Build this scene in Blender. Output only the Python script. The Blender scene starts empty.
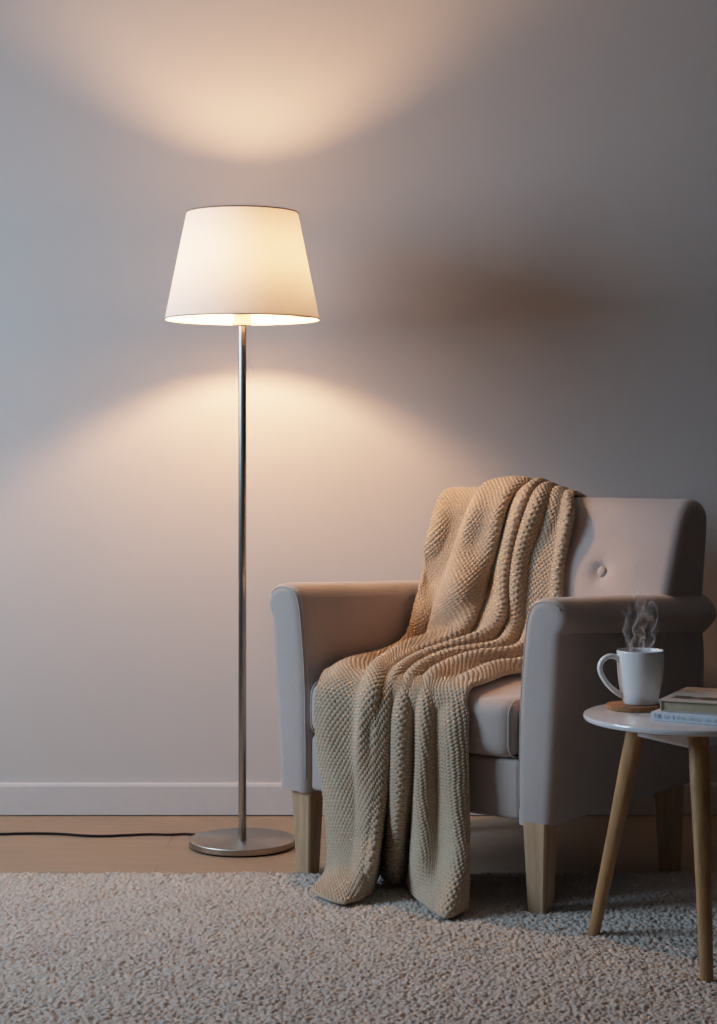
import bpy, bmesh, math, random
import numpy as np
from mathutils import Vector, Matrix

random.seed(7)
RNG = np.random.default_rng(7)
PI = math.pi
scene = bpy.context.scene
COL = scene.collection

# ------------------------------------------------------------------ camera
F_PX, CX, CY, CAM_H = 1818.0, 358.5, 449.0, 1.0
cam_d = bpy.data.cameras.new('camera')
cam_d.sensor_fit = 'HORIZONTAL'
cam_d.sensor_width = 36.0
cam_d.lens = F_PX / 717.0 * 36.0
cam_d.shift_x = 0.0
cam_d.shift_y = -(512.0 - CY) / 717.0
cam_d.clip_start = 0.05
cam = bpy.data.objects.new('camera', cam_d)
COL.objects.link(cam)
cam.location = (0, 0, CAM_H)
cam.rotation_euler = (PI / 2, 0, 0)
scene.camera = cam


def ray(px, py):
    return np.array([(px - CX) / F_PX, 1.0, (CY - py) / F_PX])


def on_z(px, py, z):
    r = ray(px, py)
    t = (z - CAM_H) / r[2]
    return Vector((r[0] * t, t, z))


# ------------------------------------------------------------------ materials
def new_mat(name):
    m = bpy.data.materials.new(name)
    m.use_nodes = True
    nt = m.node_tree
    return m, nt, nt.nodes['Principled BSDF']


def N(nt, kind, **kw):
    n = nt.nodes.new(kind)
    for k, v in kw.items():
        setattr(n, k, v)
    return n


def coords(nt, kind='Object', scale=(1, 1, 1)):
    tc = N(nt, 'ShaderNodeTexCoord')
    mp = N(nt, 'ShaderNodeMapping')
    mp.inputs['Scale'].default_value = scale
    nt.links.new(tc.outputs[kind], mp.inputs['Vector'])
    return mp.outputs['Vector']


def noise(nt, vec, scale, detail=3, rough=.55):
    n = N(nt, 'ShaderNodeTexNoise')
    n.inputs['Scale'].default_value = scale
    n.inputs['Detail'].default_value = detail
    n.inputs['Roughness'].default_value = rough
    nt.links.new(vec, n.inputs['Vector'])
    return n.outputs['Fac']


def ramp(nt, fac, stops):
    r = N(nt, 'ShaderNodeValToRGB')
    el = r.color_ramp.elements
    while len(el) < len(stops):
        el.new(0.5)
    for e, (p, c) in zip(el, stops):
        e.position = p
        e.color = (*c, 1)
    nt.links.new(fac, r.inputs['Fac'])
    return r.outputs['Color']


def bump(nt, bsdf, height, strength=.3, dist=.002):
    b = N(nt, 'ShaderNodeBump')
    b.inputs['Strength'].default_value = strength
    b.inputs['Distance'].default_value = dist
    nt.links.new(height, b.inputs['Height'])
    nt.links.new(b.outputs['Normal'], bsdf.inputs['Normal'])


def simple(name, col, rough=.5, metal=0.0, var=.06, nscale=30, bstr=0.0, bdist=.001, coat=0.0, sheen=0.0, spec=.5):
    m, nt, b = new_mat(name)
    v = coords(nt)
    f = noise(nt, v, nscale)
    lo = tuple(c * (1 - var) for c in col)
    hi = tuple(min(1, c * (1 + var)) for c in col)
    c = ramp(nt, f, [(.3, lo), (.7, hi)])
    nt.links.new(c, b.inputs['Base Color'])
    b.inputs['Roughness'].default_value = rough
    b.inputs['Metallic'].default_value = metal
    b.inputs['Coat Weight'].default_value = coat
    b.inputs['Sheen Weight'].default_value = sheen
    b.inputs['Specular IOR Level'].default_value = spec
    if bstr:
        f2 = noise(nt, v, nscale * 8, 4)
        bump(nt, b, f2, bstr, bdist)
    return m


def weave(name, col, scale=900, var=.08, sheen=.25, bstr=.25):
    m, nt, b = new_mat(name)
    v = coords(nt)
    f = noise(nt, v, scale * .35, 3)
    big = noise(nt, v, 6, 2)
    mx = N(nt, 'ShaderNodeMath', operation='ADD')
    nt.links.new(f, mx.inputs[0])
    nt.links.new(big, mx.inputs[1])
    hl = N(nt, 'ShaderNodeMath', operation='MULTIPLY')
    hl.inputs[1].default_value = .5
    nt.links.new(mx.outputs[0], hl.inputs[0])
    c = ramp(nt, hl.outputs[0], [(.35, tuple(x * (1 - var) for x in col)), (.65, tuple(x * (1 + var) for x in col))])
    nt.links.new(c, b.inputs['Base Color'])
    b.inputs['Roughness'].default_value = .9
    b.inputs['Specular IOR Level'].default_value = .2
    b.inputs['Sheen Weight'].default_value = sheen
    b.inputs['Sheen Roughness'].default_value = .5
    w1 = N(nt, 'ShaderNodeTexWave', wave_type='BANDS', bands_direction='X')
    w2 = N(nt, 'ShaderNodeTexWave', wave_type='BANDS', bands_direction='Z')
    for w in (w1, w2):
        w.inputs['Scale'].default_value = scale * .16
        w.inputs['Distortion'].default_value = 1.5
        nt.links.new(v, w.inputs['Vector'])
    ad = N(nt, 'ShaderNodeMath', operation='ADD')
    nt.links.new(w1.outputs['Fac'], ad.inputs[0])
    nt.links.new(w2.outputs['Fac'], ad.inputs[1])
    a2 = N(nt, 'ShaderNodeMath', operation='ADD')
    nt.links.new(ad.outputs[0], a2.inputs[0])
    nt.links.new(f, a2.inputs[1])
    bump(nt, b, a2.outputs[0], bstr, .0006)
    return m


def wood(name, dark, light, axis_scale=(14, 14, 1.2), rough=.45):
    m, nt, b = new_mat(name)
    v = coords(nt, 'Object', axis_scale)
    f = noise(nt, v, 6, 6, .6)
    f2 = noise(nt, v, 30, 3, .5)
    mx = N(nt, 'ShaderNodeMath', operation='MULTIPLY_ADD')
    mx.inputs[1].default_value = .3
    nt.links.new(f2, mx.inputs[0])
    nt.links.new(f, mx.inputs[2])
    c = ramp(nt, mx.outputs[0], [(.42, dark), (.85, light)])
    nt.links.new(c, b.inputs['Base Color'])
    b.inputs['Roughness'].default_value = rough
    bump(nt, b, mx.outputs[0], .12, .001)
    return m


MAT = {}
MAT['wall'] = simple('wall paint', (.56, .535, .515), .85, var=.02, nscale=2.2, bstr=.12, bdist=.001, spec=.2)
MAT['ceiling'] = simple('ceiling paint', (.75, .74, .72), .9, var=.02)
MAT['trim'] = simple('trim paint', (.60, .575, .56), .5, var=.02)
MAT['chair'] = weave('greige upholstery', (.412, .350, .322))
MAT['piping'] = weave('upholstery piping', (.40, .335, .305))
MAT['leg'] = wood('pale ash', (.33, .205, .115), (.50, .335, .205))
MAT['table_leg'] = wood('oak', (.27, .135, .052), (.46, .26, .11))
MAT['steel'] = simple('brushed steel', (.42, .375, .325), .32, metal=1.0, var=.05, nscale=60)
nt = MAT['steel'].node_tree
pb = nt.nodes['Principled BSDF']
tg = N(nt, 'ShaderNodeTangent', direction_type='RADIAL', axis='Z')
nt.links.new(tg.outputs[0], pb.inputs['Tangent'])
pb.inputs['Anisotropic'].default_value = .75
MAT['white_lacquer'] = simple('white lacquer', (.66, .645, .65), .15, var=.01, coat=.3)
MAT['ceramic'] = simple('white ceramic', (.80, .79, .78), .22, var=.01, coat=.4)
MAT['coffee'] = simple('coffee', (.05, .022, .01), .15)
MAT['cork'] = simple('cork', (.27, .12, .045), .8, var=.35, nscale=120, bstr=.3)
MAT['cord'] = simple('black cord', (.012, .007, .006), .6, spec=.15)
MAT['socket'] = simple('ivory socket', (.75, .66, .5), .5)
MAT['cover_cream'] = simple('cream book cover', (.52, .44, .37), .5, var=.05, nscale=25)
MAT['pages'] = simple('book pages', (.46, .365, .235), .9, var=.10, nscale=60)
MAT['cover_white'] = simple('pale blue white book cover', (.60, .64, .70), .5, var=.03)
MAT['ink'] = simple('blue grey ink', (.16, .19, .27), .6)
MAT['ink_pale'] = simple('pale grey ink', (.38, .41, .48), .6)
MAT['ink_brown'] = simple('brown ink', (.33, .26, .21), .6)
MAT['shade_trim'] = simple('shade trim', (.22, .15, .09), .6)
MAT['shade_hem'] = simple('shade hem', (.42, .36, .30), .6)


def floor_mat():
    m, nt, b = new_mat('laminate planks')
    v = coords(nt)
    br = N(nt, 'ShaderNodeTexBrick')
    br.inputs['Scale'].default_value = 1.0
    br.inputs['Brick Width'].default_value = 1.3
    br.inputs['Row Height'].default_value = .19
    br.inputs['Mortar Size'].default_value = .0012
    br.inputs['Mortar Smooth'].default_value = .1
    br.offset = .37
    br.inputs['Color1'].default_value = (.30, .222, .152, 1)
    br.inputs['Color2'].default_value = (.34, .25, .172, 1)
    br.inputs['Mortar'].default_value = (.22, .13, .08, 1)
    nt.links.new(v, br.inputs['Vector'])
    v2 = coords(nt, 'Object', (1.0, 16, 1))
    f = noise(nt, v2, 5, 6, .6)
    c = ramp(nt, f, [(.3, (.80, .78, .76)), (.75, (1.1, 1.08, 1.06))])
    mx = N(nt, 'ShaderNodeMix', data_type='RGBA', blend_type='MULTIPLY')
    mx.inputs['Factor'].default_value = 1
    nt.links.new(br.outputs['Color'], mx.inputs['A'])
    nt.links.new(c, mx.inputs['B'])
    nt.links.new(mx.outputs['Result'], b.inputs['Base Color'])
    b.inputs['Roughness'].default_value = .5
    b.inputs['Specular IOR Level'].default_value = .35
    bump(nt, b, br.outputs['Fac'], -.2, .001)
    return m


def rug_mat():
    m, nt, b = new_mat('loop pile wool')
    v = coords(nt)
    f = noise(nt, v, 55, 4, .6)
    g = noise(nt, v, 3, 2)
    ad = N(nt, 'ShaderNodeMath', operation='MULTIPLY_ADD')
    ad.inputs[1].default_value = .5
    nt.links.new(g, ad.inputs[0])
    nt.links.new(f, ad.inputs[2])
    c = ramp(nt, ad.outputs[0], [(.40, (.385, .34, .293)), (1.1, (.505, .455, .40))])
    nt.links.new(c, b.inputs['Base Color'])
    b.inputs['Roughness'].default_value = .95
    b.inputs['Specular IOR Level'].default_value = .1
    b.inputs['Sheen Weight'].default_value = .2
    h = noise(nt, v, 320, 4, .65)
    bump(nt, b, h, .6, .003)
    return m


def knit_mat():
    m, nt, b = new_mat('knitted wool')
    v = coords(nt)
    f = noise(nt, v, 90, 4, .6)
    g = noise(nt, v, 5, 2)
    ad = N(nt, 'ShaderNodeMath', operation='ADD')
    nt.links.new(f, ad.inputs[0])
    nt.links.new(g, ad.inputs[1])
    hf = N(nt, 'ShaderNodeMath', operation='MULTIPLY')
    hf.inputs[1].default_value = .5
    nt.links.new(ad.outputs[0], hf.inputs[0])
    c = ramp(nt, hf.outputs[0], [(.35, (.39, .295, .205)), (.65, (.50, .385, .275))])
    nt.links.new(c, b.inputs['Base Color'])
    b.inputs['Roughness'].default_value = .95
    b.inputs['Specular IOR Level'].default_value = .1
    b.inputs['Sheen Weight'].default_value = .25
    h = noise(nt, v, 700, 3, .6)
    bump(nt, b, h, .5, .0015)
    return m


def shade_mat():
    m = bpy.data.materials.new('lampshade linen')
    m.use_nodes = True
    nt = m.node_tree
    nt.nodes.clear()
    out = N(nt, 'ShaderNodeOutputMaterial')
    v = coords(nt)
    f = noise(nt, v, 250, 3)
    c = ramp(nt, f, [(.3, (.77, .72, .67)), (.7, (.83, .78, .73))])
    d = N(nt, 'ShaderNodeBsdfDiffuse')
    t = N(nt, 'ShaderNodeBsdfTranslucent')
    nt.links.new(c, d.inputs['Color'])
    nt.links.new(c, t.inputs['Color'])
    mx = N(nt, 'ShaderNodeMixShader')
    mx.inputs['Fac'].default_value = SHADE_TRANS
    nt.links.new(d.outputs[0], mx.inputs[1])
    nt.links.new(t.outputs[0], mx.inputs[2])
    nt.links.new(mx.outputs[0], out.inputs['Surface'])
    return m


def emit_mat(name, col, strength):
    m = bpy.data.materials.new(name)
    m.use_nodes = True
    nt = m.node_tree
    nt.nodes.clear()
    out = N(nt, 'ShaderNodeOutputMaterial')
    e = N(nt, 'ShaderNodeEmission')
    e.inputs['Color'].default_value = (*col, 1)
    e.inputs['Strength'].default_value = strength
    nt.links.new(e.outputs[0], out.inputs['Surface'])
    return m


def steam_mat():
    m = bpy.data.materials.new('steam')
    m.use_nodes = True
    nt = m.node_tree
    nt.nodes.clear()
    out = N(nt, 'ShaderNodeOutputMaterial')
    uv = N(nt, 'ShaderNodeAttribute', attribute_name='wisp')   # x across, y along, z strength
    sep = N(nt, 'ShaderNodeSeparateXYZ')
    nt.links.new(uv.outputs['Vector'], sep.inputs[0])
    tc = coords(nt, 'Object')
    f = noise(nt, tc, 70, 4, .6)
    r = N(nt, 'ShaderNodeMapRange')
    r.inputs['From Min'].default_value = .3
    r.inputs['From Max'].default_value = .7
    nt.links.new(f, r.inputs['Value'])
    mul = N(nt, 'ShaderNodeMath', operation='MULTIPLY')
    nt.links.new(r.outputs['Result'], mul.inputs[0])
    nt.links.new(sep.outputs['Z'], mul.inputs[1])
    tr = N(nt, 'ShaderNodeBsdfTransparent')
    d = N(nt, 'ShaderNodeBsdfDiffuse')
    d.inputs['Color'].default_value = (.95, .95, .97, 1)
    t = N(nt, 'ShaderNodeBsdfTranslucent')
    t.inputs['Color'].default_value = (.95, .95, .97, 1)
    a = N(nt, 'ShaderNodeMixShader')
    a.inputs['Fac'].default_value = .5
    nt.links.new(d.outputs[0], a.inputs[1])
    nt.links.new(t.outputs[0], a.inputs[2])
    mx = N(nt, 'ShaderNodeMixShader')
    nt.links.new(mul.outputs[0], mx.inputs['Fac'])
    nt.links.new(tr.outputs[0], mx.inputs[1])
    nt.links.new(a.outputs[0], mx.inputs[2])
    nt.links.new(mx.outputs[0], out.inputs['Surface'])
    return m


SHADE_TRANS = .055
WINDOW_POWER = 42
AMBIENT = .006
BULB_STRENGTH = 1230.0
MAT['floor'] = floor_mat()
MAT['rug'] = rug_mat()
MAT['knit'] = knit_mat()
MAT['shade'] = shade_mat()
MAT['bulb'] = emit_mat('glowing bulb', (1.0, .545, .295), BULB_STRENGTH)
MAT['steam'] = steam_mat()


# ------------------------------------------------------------------ helpers
def mesh_obj(name, verts, faces, mat, parent=None, smooth=True):
    me = bpy.data.meshes.new(name)
    me.from_pydata([tuple(v) for v in verts], [], [tuple(f) for f in faces])
    me.validate()
    me.update()
    bm = bmesh.new()
    bm.from_mesh(me)
    bmesh.ops.recalc_face_normals(bm, faces=bm.faces)
    bm.to_mesh(me)
    bm.free()
    if smooth:
        me.polygons.foreach_set('use_smooth', [True] * len(me.polygons))
    me.materials.append(mat)
    o = bpy.data.objects.new(name, me)
    COL.objects.link(o)
    if parent is not None:
        o.parent = parent
    return o


def bm_obj(name, bm, mat, parent=None, smooth=True):
    bmesh.ops.recalc_face_normals(bm, faces=bm.faces)
    me = bpy.data.meshes.new(name)
    bm.to_mesh(me)
    bm.free()
    if smooth:
        me.polygons.foreach_set('use_smooth', [True] * len(me.polygons))
    me.materials.append(mat)
    o = bpy.data.objects.new(name, me)
    COL.objects.link(o)
    if parent is not None:
        o.parent = parent
    return o


def auto_smooth(o, deg=40):
    """sharp edges above an angle"""
    bm = bmesh.new()
    bm.from_mesh(o.data)
    for e in bm.edges:
        if len(e.link_faces) == 2 and e.calc_face_angle(0) > math.radians(deg):
            e.smooth = False
    bm.to_mesh(o.data)
    bm.free()


def thing(name, label, cat, loc=(0, 0, 0), rz=0.0, group=None):
    o = bpy.data.objects.new(name, None)
    o.empty_display_size = .05
    COL.objects.link(o)
    o.location = loc
    o.rotation_euler = (0, 0, rz)
    o['label'] = label
    o['category'] = cat
    if group:
        o['group'] = group
    return o


def tag(o, label, cat, group=None, kind=None):
    o['label'] = label
    o['category'] = cat
    if group:
        o['group'] = group
    if kind:
        o['kind'] = kind
    return o


def rbox(dims, r, seg=(12, 12, 12), crown=None):
    """rounded box centred at origin: returns bmesh"""
    bm = bmesh.new()
    hx, hy, hz = [d / 2 for d in dims]
    def grid(n, h):
        inner = [-(h - r) + 2 * (h - r) * i / n for i in range(n + 1)]
        k = 4
        a = [-h + r * (1 - math.cos(PI / 2 * 0)) for _ in ()]
        lo = [-h + r * t for t in (0, .12, .35, .65)]
        hi = [-x for x in reversed(lo)]
        return lo + inner + hi
    gx, gy, gz = grid(seg[0], hx), grid(seg[1], hy), grid(seg[2], hz)
    cache = {}
    def vert(p):
        key = tuple(round(c, 6) for c in p)
        if key in cache:
            return cache[key]
        q = [max(-(h - r), min(h - r, c)) for c, h in zip(p, (hx, hy, hz))]
        dlt = Vector(p) - Vector(q)
        if dlt.length > 1e-9:
            # map from cube corner to sphere
            m = max(abs(dlt.x), abs(dlt.y), abs(dlt.z))
            dlt = dlt.normalized() * m
        pos = Vector(q) + dlt
        if crown:
            pos = crown(pos)
        cache[key] = bm.verts.new(pos)
        return cache[key]
    def face_grid(A, B, mk):
        for i in range(len(A) - 1):
            for j in range(len(B) - 1):
                vs = [vert(mk(A[i], B[j])), vert(mk(A[i + 1], B[j])), vert(mk(A[i + 1], B[j + 1])), vert(mk(A[i], B[j + 1]))]
                if len(set(vs)) == 4:
                    bm.faces.new(vs)
    for s in (-1, 1):
        face_grid(gx, gy, lambda a, b, s=s: (a, b, s * hz))
        face_grid(gx, gz, lambda a, b, s=s: (a, s * hy, b))
        face_grid(gy, gz, lambda a, b, s=s: (s * hx, a, b))
    return bm


def lathe(profile, n=48, closed=False):
    """profile [(r,z)...] around z."""
    verts, faces = [], []
    m = len(profile)
    for i in range(n):
        a = 2 * PI * i / n
        c, s = math.cos(a), math.sin(a)
        for r, z in profile:
            verts.append((r * c, r * s, z))
    for i in range(n):
        j = (i + 1) % n
        for k in range(m - 1 if not closed else m):
            k2 = (k + 1) % m
            faces.append((i * m + k, j * m + k, j * m + k2, i * m + k2))
    return verts, faces


def lathe_obj(name, profile, mat, parent, n=48, closed=False, smooth_deg=40, loc=(0, 0, 0)):
    v, f = lathe(profile, n, closed)
    o = mesh_obj(name, v, f, mat, parent)
    bm = bmesh.new()
    bm.from_mesh(o.data)
    bmesh.ops.remove_doubles(bm, verts=bm.verts, dist=1e-6)
    bmesh.ops.recalc_face_normals(bm, faces=bm.faces)
    bm.to_mesh(o.data)
    bm.free()
    auto_smooth(o, smooth_deg)
    o.location = loc
    return o


def tube(path, radii, n=10, cap=True, flat=1.0):
    """path list of Vector, radii float or list -> (verts, faces)"""
    path = [Vector(p) for p in path]
    m = len(path)
    if not hasattr(radii, '__len__'):
        radii = [radii] * m
    verts, faces = [], []
    t0 = (path[1] - path[0]).normalized()
    up = Vector((0, 0, 1)) if abs(t0.z) < .9 else Vector((1, 0, 0))
    nrm = (up - t0 * up.dot(t0)).normalized()
    for i in range(m):
        t = (path[min(i + 1, m - 1)] - path[max(i - 1, 0)]).normalized()
        nrm = (nrm - t * nrm.dot(t)).normalized()
        b = t.cross(nrm)
        for k in range(n):
            a = 2 * PI * k / n
            verts.append(path[i] + (nrm * math.cos(a) + b * math.sin(a) * flat) * radii[i])
    for i in range(m - 1):
        for k in range(n):
            k2 = (k + 1) % n
            faces.append((i * n + k, i * n + k2, (i + 1) * n + k2, (i + 1) * n + k))
    if cap:
        faces.append(tuple(reversed(range(n))))
        faces.append(tuple((m - 1) * n + k for k in range(n)))
    return verts, faces


def tube_loop(path, r, n=8):
    path = [Vector(p) for p in path]
    m = len(path)
    verts, faces = [], []
    nrm = None
    for i in range(m):
        t = (path[(i + 1) % m] - path[(i - 1) % m]).normalized()
        if nrm is None:
            up = Vector((0, 0, 1)) if abs(t.z) < .9 else Vector((1, 0, 0))
            nrm = up
        nrm = (nrm - t * nrm.dot(t)).normalized()
        b = t.cross(nrm)
        for k in range(n):
            a = 2 * PI * k / n
            verts.append(path[i] + (nrm * math.cos(a) + b * math.sin(a)) * r)
    for i in range(m):
        j = (i + 1) % m
        for k in range(n):
            k2 = (k + 1) % n
            faces.append((i * n + k, i * n + k2, j * n + k2, j * n + k))
    return verts, faces


def catmull(pts, per=8):
    pts = [Vector(p) for p in pts]
    P = [pts[0] * 2 - pts[1]] + pts + [pts[-1] * 2 - pts[-2]]
    out = []
    for i in range(1, len(P) - 2):
        for k in range(per):
            t = k / per
            a, b, c, d = P[i - 1], P[i], P[i + 1], P[i + 2]
            out.append(.5 * ((2 * b) + (c - a) * t + (2 * a - 5 * b + 4 * c - d) * t * t + (3 * b - a - 3 * c + d) * t ** 3))
    out.append(pts[-1])
    return out


def box_mesh(x0, x1, y0, y1, z0, z1, bev=0.0, seg=2):
    bm = bmesh.new()
    bmesh.ops.create_cube(bm, size=1)
    for v in bm.verts:
        v.co = Vector(((x0 + x1) / 2 + v.co.x * (x1 - x0), (y0 + y1) / 2 + v.co.y * (y1 - y0), (z0 + z1) / 2 + v.co.z * (z1 - z0)))
    if bev:
        bmesh.ops.bevel(bm, geom=list(bm.edges), offset=bev, segments=seg, affect='EDGES', profile=.5)
    return bm


# ------------------------------------------------------------------ the setting
WALL_Y = 4.967


def struct(name, bm, mat):
    o = bm_obj(name, bm, mat, None, smooth=False)
    o['kind'] = 'structure'
    return o


struct('wall_back', box_mesh(-3.2, 3.2, WALL_Y, WALL_Y + .1, 0, 2.75), MAT['wall'])
struct('floor', box_mesh(-3.2, 3.2, -1.0, WALL_Y + .1, -.1, 0), MAT['floor'])
struct('ceiling', box_mesh(-3.2, 3.2, -1.0, WALL_Y + .1, 2.75, 2.85), MAT['ceiling'])
bb = bmesh.new()
prof = [(0, .003), (-.014, .003), (-.014, .080), (-.012, .086), (-.008, .0885), (0, .0885)]
rows = []
for x in (-3.2, 3.2):
    rows.append([bb.verts.new((x, WALL_Y + p[0], p[1])) for p in prof])
for k in range(len(prof)):
    k2 = (k + 1) % len(prof)
    bb.faces.new((rows[0][k], rows[0][k2], rows[1][k2], rows[1][k]))
bb.faces.new(rows[0])
bb.faces.new(list(reversed(rows[1])))
struct('baseboard_back', bb, MAT['trim'])

# ------------------------------------------------------------------ armchair frame of reference
O2 = np.array([.1295, 4.102])
W2 = np.array([.7962, -.6050])      # towards the chair's outer right arm
B2 = np.array([.6050, .7962])       # towards the chair's back
CH_RZ = math.atan2(W2[1], W2[0])


def loc2w(a, d, z):
    p = O2 + a * W2 + d * B2
    return np.array([p[0], p[1], z])


def w2loc(P):
    q = np.array([P[0], P[1]]) - O2
    return np.array([q @ W2, q @ B2, P[2]])


def hit_D(px, py, d):
    r = ray(px, py)
    t = (d + O2 @ B2) / (r[:2] @ B2)
    return w2loc(np.array([r[0] * t, t, CAM_H + r[2] * t]))


def hit_A(px, py, a):
    r = ray(px, py)
    t = (a + O2 @ W2) / (r[:2] @ W2)
    return w2loc(np.array([r[0] * t, t, CAM_H + r[2] * t]))


def hit_Z(px, py, z):
    return w2loc(np.array(on_z(px, py, z)))


BK_D, BK_Z, BK_S = .484, .672, .39       # front plane of the backrest  d = BK_D + BK_S (z-BK_Z)


def hit_B(px, py, h):
    # plane n.(d,z): d - BK_S z = BK_D - BK_S BK_Z - h*sqrt(1+BK_S^2)
    r = ray(px, py)
    c = BK_D - BK_S * BK_Z - h * math.sqrt(1 + BK_S ** 2)
    rd = r[:2] @ B2
    od = -(O2 @ B2)
    # od + t rd - S (1 + t rz) = c
    t = (c - od + BK_S * CAM_H) / (rd - BK_S * r[2])
    return w2loc(np.array([r[0] * t, t, CAM_H + r[2] * t]))


chair = thing('armchair', 'greige upholstered armchair with button back and pale tapered wooden legs', 'armchair', (O2[0], O2[1], 0), CH_RZ)


# --- arms: cross-section lofted front to back
ARM_DROP = .034


def arm_profile(tuck, drop):
    """(a,z) of a right arm, counter-clockwise from inner bottom; outward is +a"""
    zt = .684 - drop
    q = .012 - .022 * drop / ARM_DROP
    p = []
    # inner face, bottom to top
    p += [(.286, .204), (.2855, .30), (.287, .40), (.290, .48), (.297, .56)]
    p += [(.304, zt - .060), (.312, zt - .030), (.325, zt - .010), (.345, zt - .001), (.366, zt), (.388, zt - .006), (.405, zt - .020), (.414, zt - .038)]
    p += [(.4145 + .002 * tuck, zt - .052), (.4115 - .006 * tuck, zt - .068 + q * .4), (.4075 - .018 * tuck, zt - .081 + q * .8)]
    p += [(.404 - .024 * tuck, zt - .088 + q), (.401 - .020 * tuck, zt - .100 + q), (.395 - .012 * tuck, .50), (.387 - .006 * tuck, .38), (.381, .28), (.377, .215)]
    p += [(.373, .200), (.35, .198), (.294, .198)]
    return p


def smooth_closed(pts, per=4):
    n = len(pts)
    out = []
    for i in range(n):
        a, b, c, d = [Vector((*pts[(i + k) % n], 0)) for k in (-1, 0, 1, 2)]
        for k in range(per):
            t = k / per
            q = .5 * ((2 * b) + (c - a) * t + (2 * a - 5 * b + 4 * c - d) * t * t + (3 * b - a - 3 * c + d) * t ** 3)
            out.append((q.x, q.y))
    return out


def inset(poly, off, flat_z=None):
    n = len(poly)
    out = []
    area = sum(poly[i][0] * poly[(i + 1) % n][1] - poly[(i + 1) % n][0] * poly[i][1] for i in range(n))
    s = 1 if area > 0 else -1
    for i in range(n):
        ax, az = poly[i - 2]
        bx, bz = poly[(i + 2) % n]
        tx, tz = bx - ax, bz - az
        L = math.hypot(tx, tz) or 1
        dz = s * tx / L * off
        na, nz = poly[i][0] - s * tz / L * off, poly[i][1] + dz
        if flat_z is not None:
            k = min(1, max(0, (poly[i][1] - flat_z) / .10))
            fa = .331 + (poly[i][0] - .331) * (1 - off / .048)
            na, nz = fa * (1 - k) + na * k, poly[i][1] * (1 - k) + nz * k
        out.append((na, nz))
    return out


ARM_F, ARM_R = -.037, .684


def make_arm(sgn):
    R = .026
    st = [(ARM_F + R * (1 - math.cos(PI / 2 * k / 5)), R * (1 - math.sin(PI / 2 * k / 5))) for k in range(6)]
    for k in range(1, 14):
        st.append((ARM_F + R + (ARM_R - ARM_F - 2 * R) * k / 14, 0))
    st += [(ARM_R - R + R * math.sin(PI / 2 * k / 5), R * (1 - math.cos(PI / 2 * k / 5))) for k in range(6)]
    verts, faces = [], []
    n = None
    for d, off in st:
        t = (d - ARM_F) / (ARM_R - ARM_F)
        tuck = min(1.0, 2.2 * t)
        poly = smooth_closed(arm_profile(tuck, ARM_DROP * t), 3)
        if off:
            poly = inset(poly, off, .22)
        n = len(poly)
        verts += [(sgn * a, d, z) for a, z in poly]
    for i in range(len(st) - 1):
        for k in range(n):
            k2 = (k + 1) % n
            faces.append((i * n + k, i * n + k2, (i + 1) * n + k2, (i + 1) * n + k))
    m = len(st)
    # caps with centre fan ring
    faces.append(tuple(range(n)))
    faces.append(tuple((m - 1) * n + k for k in range(n)))
    arm = mesh_obj('armrest', verts, faces, MAT['chair'], chair)
    auto_smooth(arm, 48)
    # piping following the front edge, from inner seat level over the top to the outer bottom
    poly = smooth_closed(arm_profile(0, 0), 3)
    poly = inset(poly, .0095, .22)
    path = [Vector((sgn * a, ARM_F + .0060, z)) for a, z in poly[1: 34]]
    v, f = tube(path, .0019, 8)
    mesh_obj('piping', v, f, MAT['piping'], arm)
    # horizontal seam under the roll on the outer side
    path = []
    for k in range(20):
        d = ARM_F + .03 + (ARM_R - ARM_F - .06) * k / 19
        t = (d - ARM_F) / (ARM_R - ARM_F)
        tuck = min(1.0, 2.2 * t)
        path.append(Vector((sgn * (.404 - .024 * tuck + .0006), d, (.684 - ARM_DROP * t - .088 + .012 - .022 * t))))
    v, f = tube(path, .0016, 6)
    mesh_obj('seam', v, f, MAT['piping'], arm)
    return arm


make_arm(1)
make_arm(-1)

# --- backrest
BTN = [hit_B(601, 572, .0)[:], None]
BTN[1] = np.array([.05 - BTN[0][0], BTN[0][1], BTN[0][2]])


def back_profile():
    def fr(z):
        return BK_D + BK_S * (z - BK_Z)
    p = [(fr(.36), .36), (fr(.44), .44), (fr(.52), .52), (fr(.60), .60), (fr(.68), .68), (fr(.76), .76), (fr(.81), .81),
         (fr(.84) + .003, .840), (fr(.85) + .018, .862), (.598, .876), (.632, .879), (.664, .871), (.686, .850),
         (.691, .82), (.684, .76), (.672, .68), (.660, .58), (.654, .45), (.65, .30), (.645, .215), (.62, .20), (.52, .205), (.43, .25), (.40, .31)]
    return p


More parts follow.
